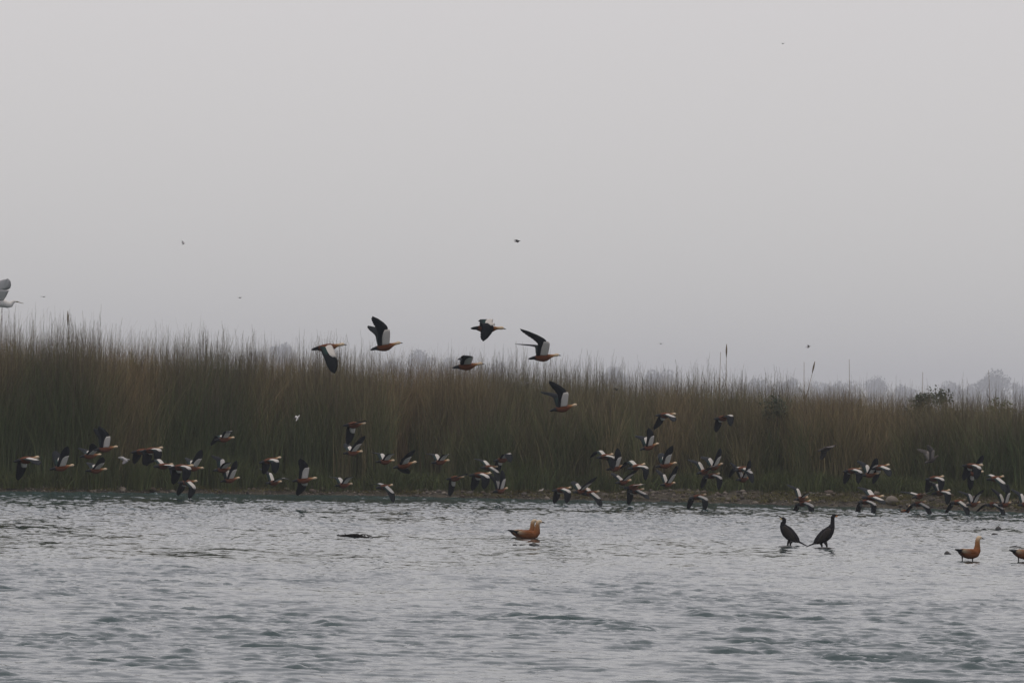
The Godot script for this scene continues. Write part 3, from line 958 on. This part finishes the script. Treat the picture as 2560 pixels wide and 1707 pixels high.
func build_river_things():
	M.egret_bill = std(lin(0.16, 0.13, 0.05), 0.5)
	rock(1334, 1364, 26, 6, 201, "dark wet rock just below the sitting shelduck", M.wet_stone)
	rock(1286, 1363, 11, 3, 202, "tiny wet rock tip left below the sitting shelduck", M.wet_stone)
	rock(1303, 1363, 9, 3, 203, "tiny wet rock tip between the dark rock and its small neighbour", M.wet_stone)
	rock(2497, 1325, 16, 9, 204, "dark rounded rock breaking the water at the far right", M.wet_stone)
	rock(2462, 1324, 10, 4, 205, "small low rock left of the dark rounded rock", M.wet_stone)
	rock(2488, 1337, 14, 4, 206, "flat small rock just in front of the dark rounded rock", M.wet_stone)
	rock(2369, 1385, 15, 6, 207, "small dark rock left of the standing shelduck", M.wet_stone)
	rock(2062, 1371, 46, 3, 208, "flat awash rock under the upright cormorant", M.wet_stone)
	rock(1968, 1367, 40, 3, 209, "flat awash rock under the hunched cormorant", M.wet_stone)
	# a pale boulder on the far bank
	var bp := at(2262, 1252, 137.0)
	var bo := thing("boulder", "pale grey boulder lying on the gravel bank at the right", "boulder", Vector3(bp.x, 0.12, shore(bp.x) - 0.5))
	var bs := part("stone", lump(230, 0.7, 7, 12), M.stones[2], bo)
	bs.scale = Vector3(0.42, 0.42, 0.34)
	bs.position.y = 0.08
	var bq := part("stone", lump(231, 0.7, 5, 8), M.stones[0], bo)
	bq.scale = Vector3(0.2, 0.18, 0.2)
	bq.position = Vector3(0.27, 0.02, 0.1)
	# driftwood
	var p := on_water(892, 1344)
	var px := -p.z / F
	var o := thing("driftwood", "dark tangled branch of driftwood lying in the river left of the sitting duck", "driftwood", p)
	var v := func(x: float, y: float, z := 0.0) -> Vector3: return Vector3((x - 892.0) * px, (1344.0 - y) * px, z)
	part("log", tube([v.call(841, 1339.5), v.call(852, 1340), v.call(868, 1339.5), v.call(884, 1339), v.call(898, 1341), v.call(915, 1343), v.call(934, 1343.5)], [0.010, 0.018, 0.026, 0.036, 0.034, 0.016, 0.008], 8), M.driftwood, o)
	part("log", tube([v.call(862, 1338, 0.08), v.call(880, 1337, 0.06), v.call(893, 1337, 0.03), v.call(904, 1341, 0.02)], [0.012, 0.022, 0.026, 0.016], 7), M.driftwood, o)
	for t in [[[864, 1339], [861, 1333]], [[897, 1338], [905, 1335.5], [914, 1335.5], [921, 1337], [931, 1341], [936, 1343]], [[911, 1336], [913, 1342]], [[918, 1336.5], [921, 1342]], [[905, 1341], [903, 1336]], [[932, 1342.5], [950, 1342.8]], [[842, 1340], [846, 1336.5]], [[888, 1339], [893, 1334]], [[966, 1343], [969, 1342], [972, 1337]], [[916, 1343], [924, 1339], [928, 1341]]]:
		var pts := []
		var rad := []
		for i in t.size():
			pts.append(v.call(t[i][0], t[i][1], 0.05 * sin(t[i][0])))
			rad.append(lerpf(0.011, 0.005, float(i) / maxi(1, t.size() - 1)))
		part("twig", tube(pts, rad, 5), M.driftwood, o)
	var q := on_water(2541, 1369)
	var so := thing("driftwood", "thin dark stick floating behind the shelduck at the right edge", "driftwood", q)
	part("stick", tube([Vector3(-0.12, 0.012, 0), Vector3(-0.02, 0.022, 0.02), Vector3(0.10, 0.010, 0)], [0.008, 0.014, 0.006], 6), M.driftwood, so)
	part("twig", tube([Vector3(-0.03, 0.02, 0.02), Vector3(0.02, 0.05, 0.05)], [0.007, 0.003], 5), M.driftwood, so)

# ---------- the flock ----------
func build_flock():
	var g := "shelducks flying over the river"
	# x, y of the middle, length in photograph pixels, yaw, pitch, roll, right arm, right hand, left arm, left hand, sweep, twist
	var high := [
		[[823, 867, 88, 6, 6, 0, -40, -72, -10, -40, -0.22, -8, 0.66], "high shelduck, first of the high line, wing swept fully down showing pale shoulder"],
		[[967, 865, 81, 12, 10, 0, 72, 84, 50, 40, 0.25, 0, 0.64], "high shelduck with tall raised wing, second of the high line"],
		[[1222, 821, 87, 4, -3, 0, 22, -82, 40, -10, 0.05, 6, 0.64], "highest shelduck of all, wing tips pointing down"],
		[[1172, 914, 80, 4, 5, 0, 32, 8, 28, 5, 0.1, 10, 0.64], "lowest shelduck before the reed tops, wings bent flat"],
		[[1363, 892, 81, 8, 4, 0, 62, 70, 45, 15, 0.85, 0, 0.64], "high shelduck with wing swept up and back, nearest the centre right reeds"],
		[[1412, 1019, 73, 18, 9, 0, 72, 82, 55, 25, 0.45, 0, 0.64], "lone shelduck against the upper reeds with raised white underwing"],
	]
	for r in high: fly(r[0], "shelduck_in_flight", r[1], "duck", g)
	var low := [
		[[68, 1148, 62, 38, 5, 0, -8, -18, -45, -75, 0, 0], "leftmost shelduck of the low flock, far wing hanging down"],
		[[156, 1168, 62, 28, 6, 0, 58, 62, 50, 35, -0.25, 0], "second shelduck from the left edge, wing raised forward"],
		[[227, 1139, 56, 25, 2, 0, 28, 40, 20, 20, 0.1, 0], "shelduck just under the left bird with upright wing, wings half raised"],
		[[266, 1121, 62, 22, 5, 0, 80, 86, 70, 60, 0.2, 0], "topmost shelduck of the leftmost cluster, wing straight up"],
		[[242, 1175, 54, 25, 1, 0, 35, 40, 25, 15, -0.1, 0], "lowest shelduck of the leftmost cluster, wings half raised"],
		[[358, 1127, 58, 30.6, 5, 8.4, -4.7, -78, -22, -78, 0, 0], "left of two overlapping shelducks with orange back, wings down"],
		[[381, 1124, 56, 34, 6, 6, 4, -78, -30, -84, 0, 0], "right of two overlapping shelducks, white shoulder patch and wings down"],
		[[410, 1164, 46, 48, 2, 14, 14, -55, 18, -40, 0, 0], "shelduck with two white shoulders, touching the big bird with hanging wings"],
		[[455, 1167, 62, 30.6, 2, 5.6, 0.2, -82, -38, -86, 0, 0], "big dark shelduck with wings hanging straight down, left of centre"],
		[[485, 1170, 52, 32, -5, 0, 55, 66, 45, 15, -0.2, 0], "shelduck behind the one with hanging wings, grey wing raised"],
		[[470, 1205, 48, 39.1, 1, 18.2, -17.3, -84, -50, -84, 0, 0], "shelduck whose two dark wing tips touch the waterline at left"],
		[[563, 1097, 50, 25, 3, 0, 55, -8, 20, -60, 0.2, 0], "lone small shelduck high in the dark reeds, left of centre"],
		[[560, 1173, 54, 28, 4, 4, 42, 12, 60, 22, 0.1, 0], "shelduck with large white shoulder, above another with raised wing"],
		[[577, 1199, 48, 25, 6, 0, 62, 68, 55, 30, -0.25, 0], "shelduck just below the one with the large white shoulder"],
		[[677, 1150, 58, 27.2, 10, 7, 0.9, -76, -28, -80, 0, 0], "dark shelduck with white back patch, wings curving down, alone right of the left clusters"],
		[[686, 1206, 38, 52, 0, 6, 34, 0, 52, 20, 0, 0], "small shelduck low over the gravel showing white shoulders"],
		[[763, 1199, 66, 14, 4, 0, 78, 60, -38, -58, 0.1, 0], "long shelduck low over the gravel, one wing up and one down"],
		[[888, 1061, 58, 34, 2, 0, 6, 8, -55, -84, 0, 0], "shelduck against dark reeds with far wing hanging straight down"],
		[[884, 1131, 50, 20, 2, 0, 46, 56, 30, 20, -0.45, 0], "shelduck below the hanging wing one, dark wing tip forward"],
		[[965, 1153, 48, 28, 0, 0, 48, 2, 46, 8, 0, 0], "pale backed shelduck left of the one with long dark wing"],
		[[1014, 1162, 64, 16, 11, 0, 34, 40, -28, -36, -0.55, 0], "banking shelduck with long dark wing reaching up and forward"],
		[[861, 1212, 44, 28, 1, 0, 52, 4, 42, 5, 0, 0], "small shelduck just over the gravel with white wing edge"],
		[[963, 1216, 42, 46, 4, 18, -24, -42, -8, -30, 0, 0], "orange backed shelduck gliding just above the gravel, white wing slanting down"],
		[[1103, 1154, 46, 26, 3, 0, 48, 2, 44, 5, 0, 0], "lone pale shelduck over the green grass near the middle"],
		[[1259, 1148, 50, 30, 6, 0, 42, -50, -40, -80, 0, 0], "uppermost shelduck of the middle cluster, wing arched over its head"],
		[[1225, 1168, 44, 44, 0, 24, -4, -36, 8, -12, 0, 0], "orange shelduck gliding just below the arched wing bird"],
		[[1203, 1186, 58, 28.9, 2, 8.4, -4.7, -78, -42, -86, 0, 0], "largest shelduck of the middle cluster, pale back and both wings down"],
		[[1140, 1195, 46, 32, 3, 0, 10, 14, -62, -86, 0, 0], "shelduck left of the middle cluster, far wing hanging to the gravel"],
		[[1253, 1225, 38, 28, 6, 0, 76, 82, 70, 40, 0, 0], "small shelduck over the gravel with one wing straight up, middle"],
		[[1407, 1223, 52, 28.9, 5, 9.8, -5.4, -76, -40, -86, 0, 0], "pale backed shelduck with wings hanging over the waterline, centre"],
		[[1456, 1227, 46, 26, 5, 0, 36, 44, 40, 12, -0.5, 0], "shelduck over the gravel, thin dark wing slanting up behind the pale backed one"],
		[[1479, 1232, 46, 40, 4, 22, -14, -24, 2, -10, 0, 0], "orange backed shelduck gliding low beside the slanting wing one"],
		[[1515, 1140, 44, 44, 6, 14, 6, -66, 18, -55, 0, 0], "shelduck with two white shoulders, upper left of the right hand cluster"],
		[[1541, 1169, 48, 26, 7, 0, 66, 78, 58, 30, -0.05, 0], "shelduck with tall raised wing between two white shouldered birds"],
		[[1594, 1166, 46, 46, 8, 14, 10, -70, 16, -55, 0, 0], "white shouldered shelduck with pointed wing tips down, below the crimson bellied one"],
		[[1561, 1204, 42, 24, 4, 0, 38, 42, 30, 15, -0.45, 0], "small shelduck with dark wing slanting up, above the hanging wing bird"],
		[[1585, 1216, 48, 32, 6, 0, 6, 4, -66, -86, 0, 0], "shelduck with far wing hanging to the waterline, right of centre"],
		[[1592, 1226, 44, 40, 3, 16, -8, -10, -4, -12, 0, 0], "shelduck overlapping the hanging wing bird, white wing stretched level"],
		[[1626, 1116, 52, 30, 13, 0, 66, 72, 56, 18, 0, 0], "crimson bellied shelduck climbing with wings raised, above the right cluster"],
		[[1667, 1037, 54, 32, 1, 8, -8, -16, -45, -70, 0.1, 0], "shelduck gliding against the upper reeds, near wing stretched forward"],
		[[1812, 1044, 52, 30, 5, 6, 22, -62, -34, -84, 0, 0], "shelduck against the upper reeds with white shoulder and pointed wings down"],
		[[1668, 1162, 58, 22, 7, 0, 62, 62, 50, 18, -0.35, 0], "shelduck with broad raised wing in the middle of the right cluster"],
		[[1672, 1210, 40, 26, 2, 0, 58, 64, 60, 30, -0.2, 0], "small shelduck below the broad raised wing bird"],
		[[1789, 1166, 46, 30, 12, 0, 58, 66, 48, 12, -0.2, 0], "shelduck with thin raised wing, top of a stack of three"],
		[[1763, 1178, 40, 42, 8, 6, 36, 10, 48, 14, 0, 0], "orange shelduck in the middle of a stack of three"],
		[[1782, 1188, 44, 35.7, 5, 11.2, -4.7, -76, -34, -84, 0, 0], "lowest shelduck of a stack of three, wings down in an arch"],
		[[1858, 1171, 44, 42, 8, 16, -12, -46, -20, -72, 0, 0], "shelduck with arched wings above a red bird, right of the stack"],
		[[1861, 1197, 38, 26, 3, 0, 64, 66, 60, 45, 0, 0], "red shelduck tucked under the arched wings bird"],
		[[1747, 1241, 46, 35.7, 7, 11.2, -6.1, -76, -34, -82, 0, 0], "shelduck over the water's edge, wings arched down, alone right of centre"],
		[[2135, 1175, 52, 30.6, 5, 8.4, -2.6, -78, -34, -86, 0, 0], "pale backed shelduck with wings hanging, left of a row of three"],
		[[2178, 1186, 50, 26, 3, 0, 56, 50, 58, 30, 0, 0], "red shelduck partly hidden in the middle of a row of three"],
		[[2204, 1167, 52, 30, 8, 8, -10, -28, -58, -84, 0.05, 0], "orange backed shelduck at the head of a row of three, near wing reaching forward"],
		[[2006, 1246, 38, 50, 2, 4, 40, 6, 60, 22, 0, 0], "dark shelduck with white shoulders just above the orange backed one by the cormorants"],
		[[2011, 1257, 44, 35.7, 8, 11.2, -8.9, -76, -44, -76, 0, 0], "orange backed shelduck with wings down right above the cormorants"],
		[[2186, 1243, 60, 30, 1, 20, 4, 2, 10, -4, 0, 0], "shelduck gliding with spread wings over the gravel beside the boulder"],
		[[2168, 1253, 44, 32.3, 3, 9.8, -9.6, -76, -44, -84, 0, 0], "shelduck under the spread wing glider, wing tips at the waterline"],
		[[2340, 1195, 52, 27.2, 5, 7, -1.9, -78, -34, -86, 0, 0], "large dark winged shelduck with white back, left of the right edge group"],
		[[2356, 1230, 52, 28.9, 6, 7, 0.9, -76, 38, 6, 0, 0], "shelduck with white shoulders just below the large dark winged one"],
		[[2435, 1164, 58, 23.8, -2, 8.4, -4, -76, -38, -84, 0, 0], "shelduck with tan back and both wings down at the upper right"],
		[[2440, 1182, 50, 26, 3, 0, 58, 58, -55, -80, -0.2, 0], "red shelduck hidden behind the tan backed one, black wing tip raised"],
		[[2492, 1195, 48, 38, 5, 18, -18, -32, -6, -26, 0.05, 0], "orange backed shelduck gliding alone near the right edge"],
		[[2300, 1258, 42, 38, 6, 14, -14, -38, -40, -60, 0, 0], "orange backed shelduck low over the waterline beside the swimming duck"],
		[[2301, 1239, 38, 28, 6, 0, 18, 22, 10, 8, 0, 0], "dark red shelduck above the boulder, wings level"],
		[[2398, 1254, 44, 38, 5, 16, -18, -42, -46, -72, 0, 0], "shelduck with orange back and dark hanging wing at the waterline, lower right"],
		[[2437, 1259, 40, 26, 3, 0, 66, 30, 64, 20, 0.1, 0], "shelduck with small white raised wing, right of the dark hanging wing one"],
		[[2515, 1260, 38, 26, 3, 0, 76, 82, 62, 40, 0, 0], "shelduck with grey wing straight up at the lower right"],
		[[2484, 1260, 38, 38, 4, 14, -14, -42, -30, -55, 0, 0], "orange backed shelduck just left of the straight up grey wing"],
		[[2566, 1260, 42, 30, 3, 4, 52, 22, 62, 26, 0, 0], "shelduck cut by the right edge above the water, white shoulder showing"],
	]
	for r in low: fly(r[0], "shelduck_in_flight", r[1], "duck", g)
	fly([2070, 1120, 50, 22, 13, 6, 14, 6, -40, -62, 0.0, 0], "grey_duck", "slim grey brown duck flying level against the reeds, above the row of three", "duck", "grey ducks in flight", "grey", 0.82)
	fly([2332, 1148, 40, 22, 19, 0, 76, 86, 62, 35, 0.15, 0], "grey_duck", "grey brown duck climbing with raised wings, left of the upper right group", "duck", "grey ducks in flight", "grey", 0.82)

func build_small_birds():
	fly([-2, 755, 112, 14, -4, 0, 50, 62, 20, 10, -0.3, 0, 0.38], "egret", "white egret flying in at the left edge, wing raised", "egret", "", "white", 1.30)
	var g := "small birds in the distance"
	fly([310, 1147, 30, 30, -14, 10, -12, -40, 8, -6, 0.3, 0], "small_bird", "small pale grey bird between the left clusters of shelducks", "bird", g, "pale", 0.45)
	fly([745, 1043, 17, 40, 50, 0, 30, 10, 20, -20, 0.4, 0], "small_bird", "tiny white bird with dark wing against the reeds", "bird", g, "tern", 0.32)
	var far := [[[457, 607, 10, 30, -10, 30, 12, -30, 25, -10, 0.5, 0], "faint thin winged bird high in the sky at left", "pale"],
		[[600, 744, 8, 20, 5, 0, 10, -10, 10, -10, 0.3, 0], "faint speck of a bird above the reeds, below the thin winged one", "dark"],
		[[1294, 603, 16, 20, 4, 10, 30, -40, 30, -30, 0.2, 0], "small black bird alone in the middle of the sky", "dark"],
		[[1653, 859, 5, 20, 0, 0, 10, -10, 10, -10, 0.2, 0], "tiny dark speck of a bird just above the reeds right of centre", "dark"],
		[[2023, 867, 12, 20, 30, 0, 35, 50, 10, 0, 0.4, 0], "faint slanting bird above the leaning stalk", "pale"],
		[[108, 742, 5, 20, -10, 0, 10, -10, 10, -10, 0.2, 0], "tiny faint bird right of the white egret", "pale"],
		[[1958, 109, 4, 20, 0, 0, 20, 0, 20, 0, 0.2, 0], "tiny speck of a bird near the top of the sky", "dark"]]
	for r in far: fly(r[0], "small_bird", r[1], "bird", g, r[2], 0.42, 330.0)
	fly([1543, 974, 8, 20, 20, 0, 40, 20, 30, 10, 0.3, 0], "small_bird", "tiny dark bird against the reed tops right of the lone shelduck", "bird", g, "dark", 0.2)
	# two waders on the gravel and a small duck on the water
	for w in [[1342, 1216, 0.9, "pale wader standing on the upper gravel in the centre"], [1353, 1237, 1.0, "pale wader standing near the waterline in the centre"]]:
		var p0 := at(w[0], w[1], 144.0)
		var t := 1.6 if w[2] < 0.95 else 0.6
		var o := thing("wader", w[3], "wader", Vector3(p0.x, bank_height(p0.x, t) + 0.07, shore(p0.x) - t), "waders on the gravel")
		var c := Color(0.4, 0.36, 0.32)
		part("body", spine_body([[-0.07, 0.03, 0.008, 0.01, c], [-0.03, 0.035, 0.03, 0.03, c], [0.02, 0.04, 0.034, 0.03, c], [0.05, 0.062, 0.022, 0.02, Color(0.6, 0.58, 0.55)], [0.065, 0.095, 0.018, 0.017, c], [0.085, 0.102, 0.010, 0.010, c]], 8), M.feather, o)
		part("bill", tube([Vector3(0.08, 0.101, 0), Vector3(0.115, 0.097, 0)], [0.005, 0.002], 5), M.horn, o)
		part("tail", flat_fan([[-0.05, 0.03, 0.010, 0.015], [-0.10, 0.02, 0.003, 0.018]], c), M.feather, o)
		for s in [1.0, -1.0]: part("leg", tube([Vector3(0, 0.02, 0.012 * s), Vector3(0.004, -0.10, 0.012 * s)], [0.005, 0.004], 5), M.horn, o)
	var sd := duck(on_water(2262, 1282), 0.0, "floating", "small pale duck swimming close to the far bank, below the boulder")
	sd.name = "swimming_duck"
	sd.set_meta("group", "swimming ducks")
	sd.scale = Vector3.ONE * 0.62
